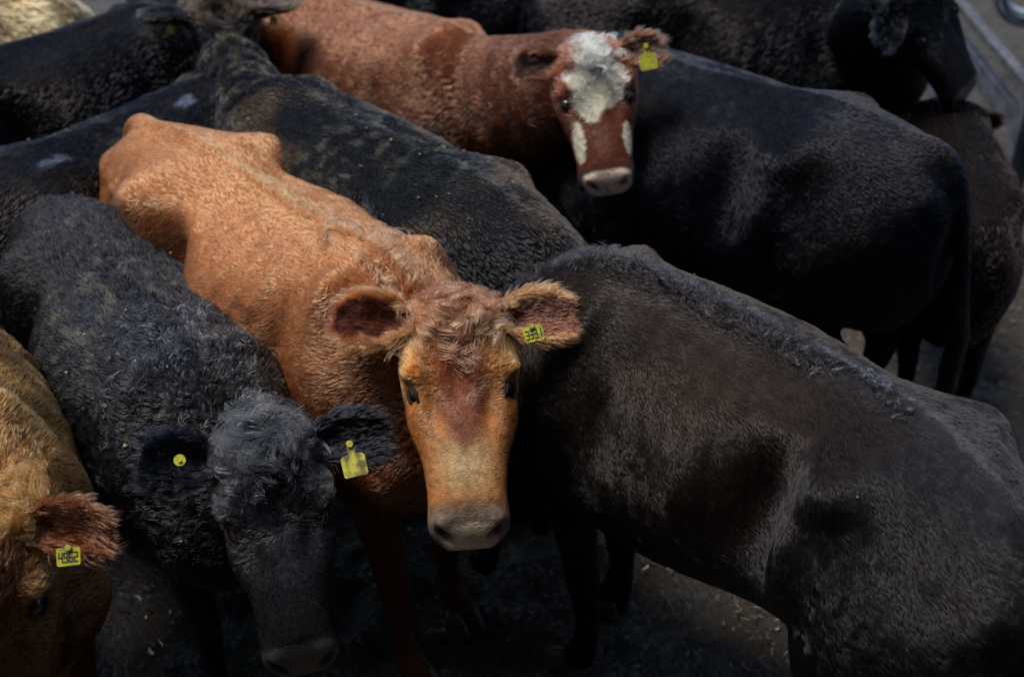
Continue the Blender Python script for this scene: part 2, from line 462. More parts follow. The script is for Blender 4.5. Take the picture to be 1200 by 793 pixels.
# ------------------------------------------------------------------ ear tags
DIG = {'0': 'abcdef', '1': 'bc', '2': 'abged', '3': 'abgcd', '4': 'fgbc', '5': 'afgcd', '6': 'afgedc', '7': 'abc', '8': 'abcdefg', '9': 'abcdfg'}
SEG = {'a': (0, 1, 1, 1), 'b': (1, .5, 1, 1), 'c': (1, 0, 1, .5), 'd': (0, 0, 1, 0), 'e': (0, 0, 0, .5), 'f': (0, .5, 0, 1), 'g': (0, .5, 1, .5)}
def ear_tag(parent, O, down, nrm, size=.05, text='', neck=True, dirty=False, round_=False):
    """plastic tag: flat plate with a stem, pierced at O"""
    nrm = unit(nrm); down = unit(np.asarray(down) - nrm * np.dot(down, nrm)); sd = np.cross(nrm, down)
    def bx(outl, z0, z1):
        n = len(outl)
        V = [O + sd * x + down * y + nrm * z for z in (z0, z1) for (x, y) in outl]
        F = [tuple(range(n))[::-1], tuple(range(n, 2 * n))] + [(i, (i + 1) % n, n + (i + 1) % n, n + i) for i in range(n)]
        return V, F
    def arcs(cx, cy, r, a0, a1, k=4): return [(cx + r * math.cos(a0 + (a1 - a0) * i / k), cy + r * math.sin(a0 + (a1 - a0) * i / k)) for i in range(k + 1)]
    h = math.pi / 2
    if round_:
        V, F = bx(arcs(0, 0, size / 2, 0, 2 * math.pi * .97, 20), 0, .003)
        t = mesh_obj('ear_tag', V, F, M_TAG, parent, False)
        V, F = bx(arcs(0, 0, size * .16, 0, 2 * math.pi * .95, 12), .0031, .007)
        mesh_obj('stud', V, F, M_TAG, t, False)
        return t
    w2, y0, y1, r = size * .5, size * (.45 if neck else .1), size * (1.35 if neck else .9), size * .1
    o = arcs(w2 - r, y1 - r, r, 0, h) + arcs(-w2 + r, y1 - r, r, h, 2 * h)
    if neck:
        o += [(-w2, y0 + .1 * size), (-w2 * .8, y0), (-w2 * .34, y0 - .04 * size), (-w2 * .26, 0)] + arcs(0, 0, w2 * .3, math.pi, 2 * math.pi, 6) + [(w2 * .26, 0), (w2 * .34, y0 - .04 * size), (w2 * .8, y0), (w2, y0 + .1 * size)]
    else:
        o += arcs(-w2 + r, y0 + r, r, 2 * h, 3 * h) + arcs(w2 - r, y0 + r, r, 3 * h, 4 * h)
    V, F = bx(o, 0, .0025)
    t = mesh_obj('ear_tag', V, F, M_TAGD if dirty else M_TAG, parent, False)
    V, F = bx(arcs(0, 0 if neck else y0 + .0, size * .13, 0, 2 * math.pi * .95, 12), .0027, .008)
    mesh_obj('stud', V, F, M_TAGD if dirty else M_TAG, t, False)
    if text:
        V, F = [], []
        n = len(text); cw = size * .86 / n; gh = (y1 - y0) * .5
        for i, ch in enumerate(text):
            x0 = -size * .43 + i * cw + cw * .14; gw = cw * .62
            for sg in DIG.get(ch, ''):
                ax_, ay, bx_, by = SEG[sg]
                p = (x0 + ax_ * gw, y1 - (y1 - y0) * .22 - ay * gh); q = (x0 + bx_ * gw, y1 - (y1 - y0) * .22 - by * gh)
                e = size * .024
                xa, xb = min(p[0], q[0]) - e, max(p[0], q[0]) + e; ya, yb = min(p[1], q[1]) - e, max(p[1], q[1]) + e
                v, f = bx([(xa, ya), (xb, ya), (xb, yb), (xa, yb)], .0026, .0032 + .00005 * (ord(sg) - 96))
                F += [tuple(k + len(V) for k in ff) for ff in f]; V += v
        mesh_obj('tag_number', V, F, M_INK, t, False)
    return t

# ------------------------------------------------------------------ a cow
def build_cow(name, label, hip, wither, poll, muzzle, colour, s=1.0, headlen=.58, roll=0, bony=1.0, fat=1.0, voxel=.010,
              dens=30000, rad=.0011, fur_len=.026, curly=0, tagspec=(), ears=((0, .1), (0, .1)), legs_shift=(0, 0, 0, 0),
              tail=True, head_dens=1.0, eyes=True, seed=1, earlen=.2, zoff=0, neckdrop=0, mud=0, lift=.35, bend=0, facing=None, depth=1.0, wide=1.0, forelock=None, spine_hair=None, sleek=False, longneck=False, ridge=0, hoof=False, clump_d=.012, clump=.6, vary=.56, tail_swing=(0, 0)):
    hip, wither = np.array(hip[:2], float), np.array(wither[:2], float)
    f = wither - hip; ang = math.atan2(f[1], f[0]); f = f / np.linalg.norm(f)
    org = (hip + wither) / 2 - f * .075 * s
    root = bpy.data.objects.new(name, None); C.objects.link(root)
    root.empty_display_size = .3
    root.location = (org[0], org[1], 0); root.rotation_euler = (0, 0, ang)
    tag(root, label, 'cow', 'cattle crowded in the pen')
    ca, sa = math.cos(ang), math.sin(ang)
    mw = np.eye(4); mw[:3, :3] = [[ca, -sa, 0], [sa, ca, 0], [0, 0, 1]]; mw[:3, 3] = (org[0], org[1], 0)
    inv = np.linalg.inv(mw)
    def loc(p): p = np.asarray(p, float); return inv[:3, :3] @ p + inv[:3, 3]
    def locd(p): return inv[:3, :3] @ np.asarray(p, float)
    L = Loft()
    trunk(L, bony, fat, depth=depth)
    for k, (sd, spec) in enumerate(((1, FL), (-1, FL), (1, HLg), (-1, HLg))):
        p = np.array(spec['pts'], float); p[:, 1] *= sd
        z = p[:, 2]; p[:, 0] += legs_shift[k] * np.clip((1.0 - z) / 1.0, 0, 1)
        tube(L, p, spec['rad'], 3, n=20, k=46, up=(0, 1, 0))
    if tail:
        a, b = tail_swing
        tp = [(-.62, 0, 1.31), (-.72, 0, 1.315), (-.785, a * .1, 1.25), (-.825, a * .3, 1.12), (-.85 - b * .3, a * .6, .95), (-.85 - b, a, .7), (-.85 - b, a, .42)]
        tr_ = [(.04, .03), (.038, .032), (.034, .032), (.030, .028), (.024, .022), (.03, .03), (.02, .02)]
        tube(L, tp, tr_, 5, n=14, k=60, up=(0, 1, 0))
    yoff = (1 - math.cos(bend * .425)) / bend if bend else 0
    def bent(P):
        if not bend: return P
        x = P[:, 0] - .075; th = bend * x
        return np.stack([.075 + np.sin(th) / bend - P[:, 1] * np.sin(th), (1 - np.cos(th)) / bend - yoff + P[:, 1] * np.cos(th), P[:, 2]], 1)
    for i in range(len(L.V)):
        th = bend * (L.V[i][:, 0] - .075); fl_ = L.flow[i]
        L.flow[i] = np.stack([fl_[:, 0] * np.cos(th) - fl_[:, 1] * np.sin(th), fl_[:, 0] * np.sin(th) + fl_[:, 1] * np.cos(th), fl_[:, 2]], 1)
        L.V[i] = bent(L.V[i]) * s
    # head
    O, Mz = loc(poll), loc(muzzle)
    d = unit(Mz - O)
    upv = locd((0, 0, 1))
    n = unit(upv - d * np.dot(upv, d))
    if abs(d[2]) > .97: n = unit(np.array([1, 0, 0]) - d * d[0])
    l = np.cross(n, d)
    if facing is not None:
        fv = locd((facing[0], facing[1], 0)); n = unit(fv - d * np.dot(fv, d))
        l = np.cross(n, d)
    n = n * math.cos(roll) + l * math.sin(roll); l = np.cross(n, d)
    M = head(L, O, d, n, headlen, wide)
    def hp(t, y, z): return O + headlen * (np.array([t, y, z]) @ M)
    # neck
    e = hp(.12, 0, -.22)
    b0, b1 = bent(np.array([[.46, 0, 1.0], [.76, 0, 1.06 - neckdrop]])) * s
    e0 = e - (d * .25 + n * .75) * .16 * s
    tt = np.linspace(0, 1, 14)[:, None]
    cub = (1 - tt) ** 3 * b0 + 3 * (1 - tt) ** 2 * tt * b1 + 3 * (1 - tt) * tt ** 2 * e0 + tt ** 3 * e
    u = tt[:, 0]
    rw = np.interp(u, [0, .3, .6, .85, 1], [.24, .18, .135, .105, .09]) * s
    rh = np.interp(u, [0, .3, .6, .85, 1], [.33, .265, .195, .15, .12]) * s
    sidev = np.array([0, 1.0, 0]) * .4 + l * .6
    tube(L, cub, np.stack([rw, rh], 1), 1, n=56, k=56, up=sidev, flowmul=-1)
    # ears
    ear_bases = []
    for sd, (lf_, bk) in zip((1, -1), ears):
        base = hp(.075, sd * .150, -.05)
        ax = l * sd * 1.0 + n * (lf_) - d * bk
        face = n * 1.0 - d * .05 + l * sd * .15
        ear(L, base, ax, face, earlen, width=.068 * earlen / .2)
        axu = unit(ax); fu = unit(face - axu * np.dot(face, axu))
        ear_bases.append((base, axu, fu, np.cross(axu, fu)))
    V, part, can, flow = L.arrays()
    me = bpy.data.meshes.new('tmp'); me.from_pydata(V.tolist(), [], L.F); me.update()
    to = bpy.data.objects.new('tmp', me); C.objects.link(to)
    m = to.modifiers.new('r', 'REMESH'); m.mode = 'VOXEL'; m.voxel_size = voxel; m.use_smooth_shade = True
    m = to.modifiers.new('s', 'SMOOTH'); m.factor = .5; m.iterations = max(3, int(.05 / voxel))
    dg = bpy.context.evaluated_depsgraph_get(); dg.update()
    bm_ = bpy.data.meshes.new_from_object(to.evaluated_get(dg))
    bpy.data.objects.remove(to); bpy.data.meshes.remove(me)
    bm_.name = 'body'
    nv = len(bm_.vertices)
    W = np.empty(nv * 3, np.float32); bm_.vertices.foreach_get('co', W); W = W.reshape(-1, 3).astype(float)
    kd = KDTree(len(V))
    for i, p in enumerate(V): kd.insert(p, i)
    kd.balance()
    nr = np.array([kd.find(p)[1] for p in W])
    vp, vc, vf = part[nr], can[nr], flow[nr]
    # blend the directions over the joints a little
    Nn = np.empty(nv * 3, np.float32); bm_.vertices.foreach_get('normal', Nn); Nn = Nn.reshape(-1, 3).astype(float)
    # nostril, sharpened after the remesh
    hl = ((W - O) @ M.T) / headlen
    hq = hl.copy(); hq[:, 1] = np.abs(hq[:, 1])
    ca1, sa1 = math.cos(.7), math.sin(.7)
    na, nb = (hq[:, 1] - .102), (hl[:, 2] + .112)
    nost = np.exp(-((na * ca1 + nb * sa1) / .034) ** 2 - ((-na * sa1 + nb * ca1) / .0165) ** 2) * sstep(.86, .90, hl[:, 0])
    W = W - (headlen * .06 * nost)[:, None] * (d * .8 + n * .6)[None]
    bm_.vertices.foreach_set('co', W.reshape(-1).astype(np.float32)); bm_.update()
    at_ = {}
    at_['flow'] = vf
    ln = np.full(nv, fur_len); lft = np.full(nv, lift); cu = np.full(nv, curly * .14); de = np.ones(nv)
    hd = (vp == 2)
    facet = vc[:, 0]
    tuft = hd * gauss(vc * arr(1, 1, 0), (.05, 0, 0), (.09, .085, 1))
    ln = np.where(hd, fur_len * np.interp(facet, [-.05, .15, .3, .42, .6, .85, .9], [1.5 + curly * .6, 1.3 + curly * .6, 1.0 + curly * .4, .65, .5, .35, .2]), ln)
    cu = np.where(hd, np.interp(facet, [0, .2, .33, .45], [.55 + curly * .8, .35 + curly * .7, .08 + curly * .3, 0]), cu)
    ln = ln * (1 + 1.1 * tuft)
    lft = np.where(hd, np.interp(facet, [0, .3, .5, .9], [.6, .4, .22, .18]), lft)
    de = np.where(hd, head_dens * 1.5, de)
    eyeb = gauss(hq, (.38, .215, -.035), (.055, .06, .055))
    de = np.where(hd, de * (1 - np.clip(sstep(.25, .5, eyeb), 0, 1)), de)
    ln = np.where(hd, ln * (1 - .75 * np.clip(eyeb * 1.4, 0, 1)), ln)
    at_['flow'] = at_['flow'] + (tuft * 1.6)[:, None] * d[None]
    bare = sstep(.855, .885, hl[:, 0] - .25 * np.maximum(0, np.abs(hl[:, 1]) - .10)) * (hd & (hl[:, 2] > -.235)) * (1 - sstep(.15, .18, np.abs(hl[:, 1])))
    de = de * (1 - .97 * bare)
    er = (vp == 4)
    edge = np.clip(np.abs(vc[:, 1]), 0, 1)
    ear_in = er & (vc[:, 2] < .5)
    ln = np.where(er, np.maximum(fur_len, .019) * (1.1 + .8 * edge) * (.6 + .9 * fbm(W * 40)), ln); cu = np.where(er, .1, cu); ln = np.where(ear_in & (edge < .7), ln * 1.0, ln); lft = np.where(er, .35 + .25 * edge, lft); de = np.where(er, head_dens * 1.5, de)
    ln = np.where(vp == 3, fur_len * .6, ln)
    ln = np.where(vp == 5, fur_len * np.interp(vc[:, 0], [0, .6, .8, 1], [.8, .8, 3, 4]), ln)
    if ridge > 0:   # swept-up hair along the spine
        g = ((vp == 0) & (vc[:, 2] > 1.2)) * np.exp(-(vc[:, 1] / .04) ** 2) * sstep(-.25, 0, vc[:, 0]) + ((vp == 1) & (vc[:, 2] < -.6)) * np.exp(-(vc[:, 1] / .3) ** 2)
        ln = ln * (1 + 1.2 * g * ridge); lft = lft + .8 * g * ridge; cu = cu + .45 * g * ridge
        at_['flow'] = at_['flow'] + g[:, None] * np.sign(np.where(vp == 0, vc[:, 1], W[:, 1]) + .004)[:, None] * np.array([0, 1.1, 0]) * ridge
    nk = ((vp == 1) | ((vp == 0) & (W[:, 0] > .3 * s)))
    cu = cu + nk * curly * .35 * sstep(.15, .7, W[:, 0])
    ln = ln * (1 + .3 * nk * curly)
    fold = np.sin(vc[:, 0] * 2 * np.pi * 6 + 5 * fbm(W * 6)) * (vp == 1) * sstep(.05, .25, vc[:, 0]) * np.abs(vc[:, 1])
    W = W + Nn * (fold * .007)[:, None]
    bm_.vertices.foreach_set('co', W.reshape(-1).astype(np.float32)); bm_.update()
    at_['rad'] = np.where(hd, .72, 1.0)
    de = np.where(hd, de * 1.3, de)
    Wc_ = W / s; Wc_ = np.where((vp == 0)[:, None], vc, Wc_)
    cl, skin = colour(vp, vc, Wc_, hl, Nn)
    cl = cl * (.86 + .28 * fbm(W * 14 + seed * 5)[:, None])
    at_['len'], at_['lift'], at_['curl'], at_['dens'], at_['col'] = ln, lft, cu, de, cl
    # hide attributes
    sk = cl * .55
    sk = sk * (1 - bare)[:, None] + skin * bare[:, None]
    sk = sk * (1 - .9 * np.clip(nost * 1.3, 0, 1))[:, None]
    ca_ = bm_.attributes.new('col', 'FLOAT_COLOR', 'POINT')
    ca_.data.foreach_set('color', np.concatenate([sk, np.ones((nv, 1))], 1).reshape(-1).astype(np.float32))
    ba = bm_.attributes.new('bare', 'FLOAT', 'POINT'); ba.data.foreach_set('value', bare.astype(np.float32))
    bm_.materials.clear(); bm_.materials.append(M_HIDE)
    bm_.polygons.foreach_set('use_smooth', [True] * len(bm_.polygons))
    body = bpy.data.objects.new('body', bm_); C.objects.link(body); body.parent = root
    bm_.calc_loop_triangles()
    T = np.empty(len(bm_.loop_triangles) * 3, np.int32); bm_.loop_triangles.foreach_get('vertices', T); T = T.reshape(-1, 3)
    grow('coat', root, W, T, Nn, at_, dens, rad, seed=seed, mw=mw, clump_d=clump_d, clump=clump, vary=vary, mat=M_SLEEK if sleek else None)
    if forelock:
        fd, flen_, fcol = forelock
        a2 = dict(at_)
        tw = gauss(hl * arr(1, 1, 0), (.06, 0, 0), (.13, .12, 1)) * (hl[:, 2] > -.12) * (hd | (vp == 1))
        a2['dens'] = tw; a2['len'] = np.full(nv, flen_); a2['lift'] = np.full(nv, .75); a2['curl'] = np.full(nv, .75)
        a2['flow'] = d[None] * .8 + (hl[:, 1] * 3)[:, None] * l[None] + np.zeros((nv, 3)); a2['rad'] = np.full(nv, 1.0)
        a2['col'] = full(nv, fcol) if fcol else cl
        grow('forelock', root, W, T, Nn, a2, fd, rad, npt=8, seed=seed + 3, mw=mw, clump_d=.016, clump=.9, vary=.9, mat=M_GLOSS if sleek else None)
    if spine_hair:
        fd, flen_, x0, x1, fcol, sw = spine_hair
        a2 = dict(at_)
        yy = np.where(vp == 0, vc[:, 1], vc[:, 1] * .18)
        xx = np.where(vp == 0, vc[:, 0], .5 + .5 * vc[:, 0])
        tw = ((vp == 0) & (vc[:, 2] > 1.15) | (vp == 1) & (Nn[:, 2] > .3)) * sstep(x0 - .12, x0 + .05, xx) * (1 - sstep(x1 - .08, x1 + .05, xx)) * np.exp(-((yy + .02 * np.sin(xx * 25)) / sw) ** 2)
        tw = tw * sstep(.35, .55, fbm(W * 11 + 70))
        a2['dens'] = tw; a2['len'] = np.full(nv, flen_); a2['lift'] = np.full(nv, .7); a2['curl'] = np.full(nv, .6)
        a2['flow'] = at_['flow'] + (np.sign(yy) * .9)[:, None] * np.array([0, 1.0, 0]); a2['rad'] = np.full(nv, 1.0)
        a2['col'] = full(nv, fcol) if fcol else cl
        grow('spine_hair', root, W, T, Nn, a2, fd, rad, npt=8, seed=seed + 4, mw=mw, clump_d=.014, clump=.9, vary=.9, mat=M_GLOSS if sleek else None)
    # eyes
    if eyes:
        from mathutils.bvhtree import BVHTree
        bvh = BVHTree.FromPolygons(W.tolist(), T.tolist())
        for sd in (1, -1):
            tgt = hp(.325, sd * .225, -.055)
            c0 = hp(.325, 0, -.07)
            o0 = hp(.38, sd * .5, .10)
            hit = bvh.ray_cast(Vector(o0), Vector(hp(.38, sd * .06, -.10) - o0).normalized())
            p = np.array(hit[0]) if hit[0] else tgt
            o_ = unit(l * sd + n * .55 + d * .1)
            r = .025 * headlen / .55
            cc = p - o_ * r * .62
            nu, nvv = 20, 12
            VV = [cc + r * np.array([math.sin(a) * math.cos(b), math.sin(a) * math.sin(b), math.cos(a)]) for a in np.linspace(0, math.pi, nvv) for b in np.linspace(0, 2 * math.pi, nu + 1)[:-1]]
            FF = [(i * nu + j, i * nu + (j + 1) % nu, (i + 1) * nu + (j + 1) % nu, (i + 1) * nu + j) for i in range(nvv - 1) for j in range(nu)]
            mesh_obj('eye', VV, FF, M_EYE, root)
            # lids: an almond ring
            a1 = d * .75 + l * sd * -.5; a1 = unit(a1 - o_ * np.dot(a1, o_)); a2 = np.cross(o_, a1)
            VV, FF = [], []
            K, J = 28, 8
            for i in range(K):
                a = 2 * math.pi * i / K
                ex, ey = r * 1.02 * math.cos(a), r * .62 * math.sin(a)
                base = cc + a1 * ex + a2 * ey + o_ * math.sqrt(max(.0001, (r * 1.04) ** 2 - (ex * .93) ** 2 - ey ** 2))
                rd = unit(a1 * math.cos(a) + a2 * math.sin(a) * 1.3)
                for j in range(J):
                    q = 2 * math.pi * j / J
                    VV.append(base + rd * .005 * (.2 + math.cos(q)) + o_ * .0035 * math.sin(q))
            for i in range(K):
                for j in range(J): FF.append((i * J + j, ((i + 1) % K) * J + j, ((i + 1) % K) * J + (j + 1) % J, i * J + (j + 1) % J))
            mesh_obj('eyelid', VV, FF, M_LID, root)
    for (which, uu, vv, kw) in tagspec:
        base, ax, fu, sdv = ear_bases[0 if which > 0 else 1]
        p = base + ax * uu * earlen + sdv * vv * .06 + fu * kw.pop('out', .012)
        dn = locd(kw.pop('down')); nm = locd(kw.pop('face'))
        ear_tag(root, p, dn, nm, **kw)
    if hoof:
        pts = []
        for k, (sd, spec) in enumerate(((1, FL), (-1, FL), (1, HLg), (-1, HLg))):
            p = spec['pts'][-1]; pts.append(((p[0] + legs_shift[k] * .95) * s + .02, sd * p[1] * s))
        hooves(root, pts, M_HOOF)
    if mud:
        rg = np.random.default_rng(seed + 50)
        ok = np.where((Nn[:, 2] > .25) & (vp < 2) & (fbm(W * 5 + seed) > .56) & (fbm(W * 18 + seed) > .58))[0]
        if len(ok):
            ck = rg.choice(ok, mud)
            VV, FF = [], []
            for i in ck:
                c = W[i] + Nn[i] * (fur_len * .42); r = .0015 + .006 * rg.random() ** 3
                b = len(VV)
                for v in ((1, 0, 0), (-1, 0, 0), (0, 1, 0), (0, -1, 0), (0, 0, .6), (0, 0, -.6), (.7, .7, .1), (-.6, .7, -.1)):
                    VV.append(c + r * (np.array(v) + (rg.random(3) - .5) * .6))
                for ff in ((4, 0, 6), (4, 6, 2), (4, 2, 7), (4, 7, 1), (4, 1, 3), (4, 3, 0), (5, 6, 0), (5, 2, 6), (5, 7, 2), (5, 1, 7), (5, 3, 1), (5, 0, 3)): FF.append([b + k for k in ff])
            mesh_obj('dried_mud', VV, FF, M_MUDC, root, False)['kind'] = 'stuff'
    return root

# ------------------------------------------------------------------ coat colours
def arr(*c): return np.array(c, float)
def mixc(a, b, t): return a * (1 - t)[:, None] + b * t[:, None]
def full(n, c): return np.tile(arr(*c), (n, 1))

def coat_orange(vp, vc, W, hl, N):
    n = len(W)
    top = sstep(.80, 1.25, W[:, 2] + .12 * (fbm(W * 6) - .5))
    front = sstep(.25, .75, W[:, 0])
    c = mixc(full(n, (.10, .030, .012)), full(n, (.45, .160, .054)), top)  # dark red sides and chest, with the lower body's shade deepening the colour
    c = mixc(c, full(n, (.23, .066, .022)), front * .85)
    sp = (np.exp(-(W[:, 1] / .06) ** 2) * (W[:, 2] > 1.2) * sstep(-.2, .1, W[:, 0]))
    c = mixc(c, full(n, (.32, .13, .07)), sp * .4)
    d = (vp != 2) & (fbm(W * arr(8, 8, 10) + 9) > .60) & (W[:, 2] < 1.15)
    c = c * (1 - .45 * sstep(.55, .68, fbm(W * arr(8, 8, 10) + 9)) * (W[:, 2] < 1.2) * (vp != 2))[:, None]
    h = full(n, (.52, .185, .052))
    wl = np.interp(hl[:, 0], [0, .3, .42, .52, .62, .66], [.10, .10, .095, .075, .03, 0]); whorl = sstep(.03, -.03, np.abs(hl[:, 1]) - wl + .06 * (fbm(hl * 12) - .5))
    h = mixc(h, full(n, (.74, .52, .27)), gauss(hl * arr(1, 1, 0), (.68, 0, 0), (.13, .12, 1)))
    h = mixc(h, full(n, (.26, .085, .055)), whorl * .85)
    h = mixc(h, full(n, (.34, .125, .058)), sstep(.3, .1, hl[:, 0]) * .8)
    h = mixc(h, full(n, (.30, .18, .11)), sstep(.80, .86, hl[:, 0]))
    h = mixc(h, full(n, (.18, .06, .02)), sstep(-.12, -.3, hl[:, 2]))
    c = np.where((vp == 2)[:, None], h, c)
    inner = (vp == 4) & (vc[:, 2] < .5) & (np.abs(vc[:, 1]) < .75)
    c = np.where((vp == 4)[:, None], full(n, (.36, .13, .05)), c)
    c = np.where(inner[:, None], full(n, (.075, .022, .012)), c)
    c = np.where((vp == 3)[:, None], full(n, (.09, .027, .012)), c)  # legs kept dark: shade beneath the bodies put into the coat
    skin = mixc(full(n, (.17, .125, .095)), full(n, (.80, .60, .43)), sstep(-.052, -.075, hl[:, 2] + .03 * (fbm(hl * 30) - .5)) * (1 - sstep(.09, .13, np.abs(hl[:, 1]))) * sstep(-.225, -.20, hl[:, 2]))
    return c, skin

def coat_black(base=(.006, .007, .011), brown=(.018, .012, .009), amt=.5, grey=0, dirt=0, spots=()):
    def f(vp, vc, W, hl, N):
        n = len(W)
        t = sstep(.45, .65, fbm(W * 4 + 2)) * amt
        c = mixc(full(n, base), full(n, brown), t)
        if grey:  # silvery highlight on forehead, nose bridge and neck painted as grey hair
            g = (vp == 2) * (sstep(.85, .1, hl[:, 0]) * (hl[:, 2] > -.1) * (1 + 1.2 * np.exp(-(hl[:, 1] / .07) ** 2) * sstep(.45, .6, hl[:, 0]))) * grey + ((vp == 1) | (vp == 0)) * (W[:, 2] > 1.0) * sstep(.35, .8, W[:, 0]) * grey * .35
            g = g * (.1 + 1.5 * fbm(W * 24))
            c = mixc(c, full(n, (.11, .115, .125)), np.clip(g, 0, 1))
        if dirt:
            g = sstep(.46, .66, fbm(W * 3.2 + 21)) * sstep(.50, .72, fbm(W * 34 + 3)) * (N[:, 2] > -.1) * (vp < 2)
            c = mixc(c, full(n, (.085, .08, .06)), np.clip(g * dirt, 0, 1))
        for (x, y, z, rx, ry, col) in spots:
            q = W + (fbm(W * 30) - .5)[:, None] * .03
            g = sstep(.35, .6, gauss(q, (x, y, z), (rx, ry, ry * 1.5))) * (vp == 0)
            c = mixc(c, full(n, col), g)
        return c, full(n, (.028, .028, .032))
    return f

def coat_white_face(vp, vc, W, hl, N):
    n = len(W)
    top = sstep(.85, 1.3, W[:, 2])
    c = mixc(full(n, (.06, .014, .007)), full(n, (.19, .055, .020)), top * (1 - .6 * sstep(.35, .8, W[:, 0])))  # height fade: darker belly carries shade in the coat colour
    h = full(n, (.15, .042, .022))
    h = mixc(h, full(n, (.26, .11, .075)), gauss(hl * arr(1, 1, 0), (.66, 0, 0), (.12, .05, 1)))
    e = fbm(hl * 6 + 14) * .22 - .11 + fbm(hl * 20 + 4) * .05 - .025
    wid = np.interp(hl[:, 0], [-.05, .08, .14, .24, .36, .44, .52, .56], [.07, .07, .09, .19, .20, .12, .05, -.03])
    blaze = sstep(.012, -.012, np.abs(hl[:, 1] + .05 * sstep(.2, .5, hl[:, 0])) - wid - e) * (hl[:, 2] > -.13)
    ck = gauss(hl * arr(1, 1, 0), (.66, -.160, 0), (.17, .050, 1)) + .8 * gauss(hl * arr(1, 1, 0), (.66, .175, 0), (.14, .04, 1))
    cheek = sstep(.40, .50, ck + e * 1.6) * (hl[:, 2] > -.22) * (hl[:, 0] < .87)
    wh = np.clip(blaze + cheek, 0, 1)
    h = mixc(h, full(n, (.88, .82, .62)), wh)
    h = mixc(h, full(n, (.07, .05, .045)), sstep(.82, .87, hl[:, 0]) * (1 - cheek))
    c = np.where((vp == 2)[:, None], h, c)
    c = np.where((vp == 4)[:, None], full(n, (.11, .04, .022)), c)
    inner = (vp == 4) & (vc[:, 2] < .5) & (np.abs(vc[:, 1]) < .75)
    c = np.where(inner[:, None], full(n, (.04, .02, .015)), c)
    skin = full(n, (.85, .64, .48))
    return c, skin

def coat_tan(a=(.50, .23, .06), b=(.16, .05, .02)):
    def f(vp, vc, W, hl, N):
        n = len(W)
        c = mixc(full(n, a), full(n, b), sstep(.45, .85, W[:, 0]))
        c = mixc(c, full(n, tuple(x * .4 for x in b)), sstep(.95, .7, W[:, 2]))  # lower flank darkened as shade painted into the coat
        d = fbm(W * 9 + 4) > .6
        c = np.where((d & (vp == 0))[:, None], c * .3, c)
        c = np.where((vp == 2)[:, None], full(n, (.24, .11, .035)), c)
        c = np.where((vp == 4)[:, None], full(n, (.14, .045, .02)), c)
        return c, full(n, (.3, .2, .15))
    return f

def coat_dark_brown(vp, vc, W, hl, N):
    n = len(W)
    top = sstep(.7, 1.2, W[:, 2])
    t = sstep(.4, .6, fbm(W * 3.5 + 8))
    c = mixc(full(n, (.006, .0045, .005)), full(n, (.026, .018, .014)), top * (.4 + .6 * t))  # coat darkens downward, shade painted into the colour
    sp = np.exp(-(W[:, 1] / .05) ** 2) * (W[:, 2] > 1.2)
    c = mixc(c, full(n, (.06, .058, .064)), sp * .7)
    c = mixc(c, full(n, (.009, .010, .015)), sstep(.0, -.5, W[:, 0]) * .6)
    return c, full(n, (.03, .03, .034))

# ------------------------------------------------------------------ ground
def ground():
    xs = np.concatenate([-np.geomspace(600, 4.2, 26), np.linspace(-4, 4, 320), np.geomspace(4.2, 600, 26)])
    ys = np.concatenate([-np.geomspace(600, .6, 22), np.linspace(-.5, 7.5, 320), np.geomspace(7.7, 600, 26)])
    X, Y = np.meshgrid(xs, ys)
    P = np.stack([X.ravel(), Y.ravel(), np.zeros(X.size)], 1)
    near = np.exp(-((P[:, 0] / 5) ** 4 + ((P[:, 1] - 3) / 5.5) ** 4))
    z = (fbm(P * arr(3, 3, 1), 2) - .5) * .05 + (fbm(P * arr(13, 13, 1) + 5, 3) - .5) * .045
    P[:, 2] = z * near - .01
    a, b = X.shape
    i = np.arange(a * b).reshape(a, b)
    F = np.stack([i[:-1, :-1], i[:-1, 1:], i[1:, 1:], i[1:, :-1]], -1).reshape(-1, 4)
    m, t, bs = new_mat('wet_muck')
    tc = t.nodes.new('ShaderNodeTexCoord')
    n1 = t.nodes.new('ShaderNodeTexNoise'); n1.inputs['Scale'].default_value = 5; n1.inputs['Detail'].default_value = 8
    n2 = t.nodes.new('ShaderNodeTexNoise'); n2.inputs['Scale'].default_value = 55; n2.inputs['Detail'].default_value = 8
    for n_ in (n1, n2): t.links.new(tc.outputs['Object'], n_.inputs['Vector'])
    r = t.nodes.new('ShaderNodeValToRGB'); e = r.color_ramp.elements
    e[0].position = .35; e[0].color = (.010, .007, .0045, 1); e[1].position = .68; e[1].color = (.036, .023, .012, 1)
    mx = t.nodes.new('ShaderNodeMix'); mx.inputs[0].default_value = .5
    t.links.new(n1.outputs['Fac'], mx.inputs[2]); t.links.new(n2.outputs['Fac'], mx.inputs[3])
    t.links.new(mx.outputs[0], r.inputs[0]); t.links.new(r.outputs[0], bs.inputs['Base Color'])
    rr = t.nodes.new('ShaderNodeMapRange'); rr.inputs['From Min'].default_value = .44; rr.inputs['From Max'].default_value = .56
    rr.inputs['To Min'].default_value = .12; rr.inputs['To Max'].default_value = .85
    t.links.new(mx.outputs[0], rr.inputs['Value']); t.links.new(rr.outputs[0], bs.inputs['Roughness'])
    bp = t.nodes.new('ShaderNodeBump'); bp.inputs['Strength'].default_value = 1; bp.inputs['Distance'].default_value = .02
    t.links.new(n2.outputs['Fac'], bp.inputs['Height']); t.links.new(bp.outputs[0], bs.inputs['Normal'])
    o = mesh_obj('ground', P, F, m)
    tag(o, kind='structure')
ground()

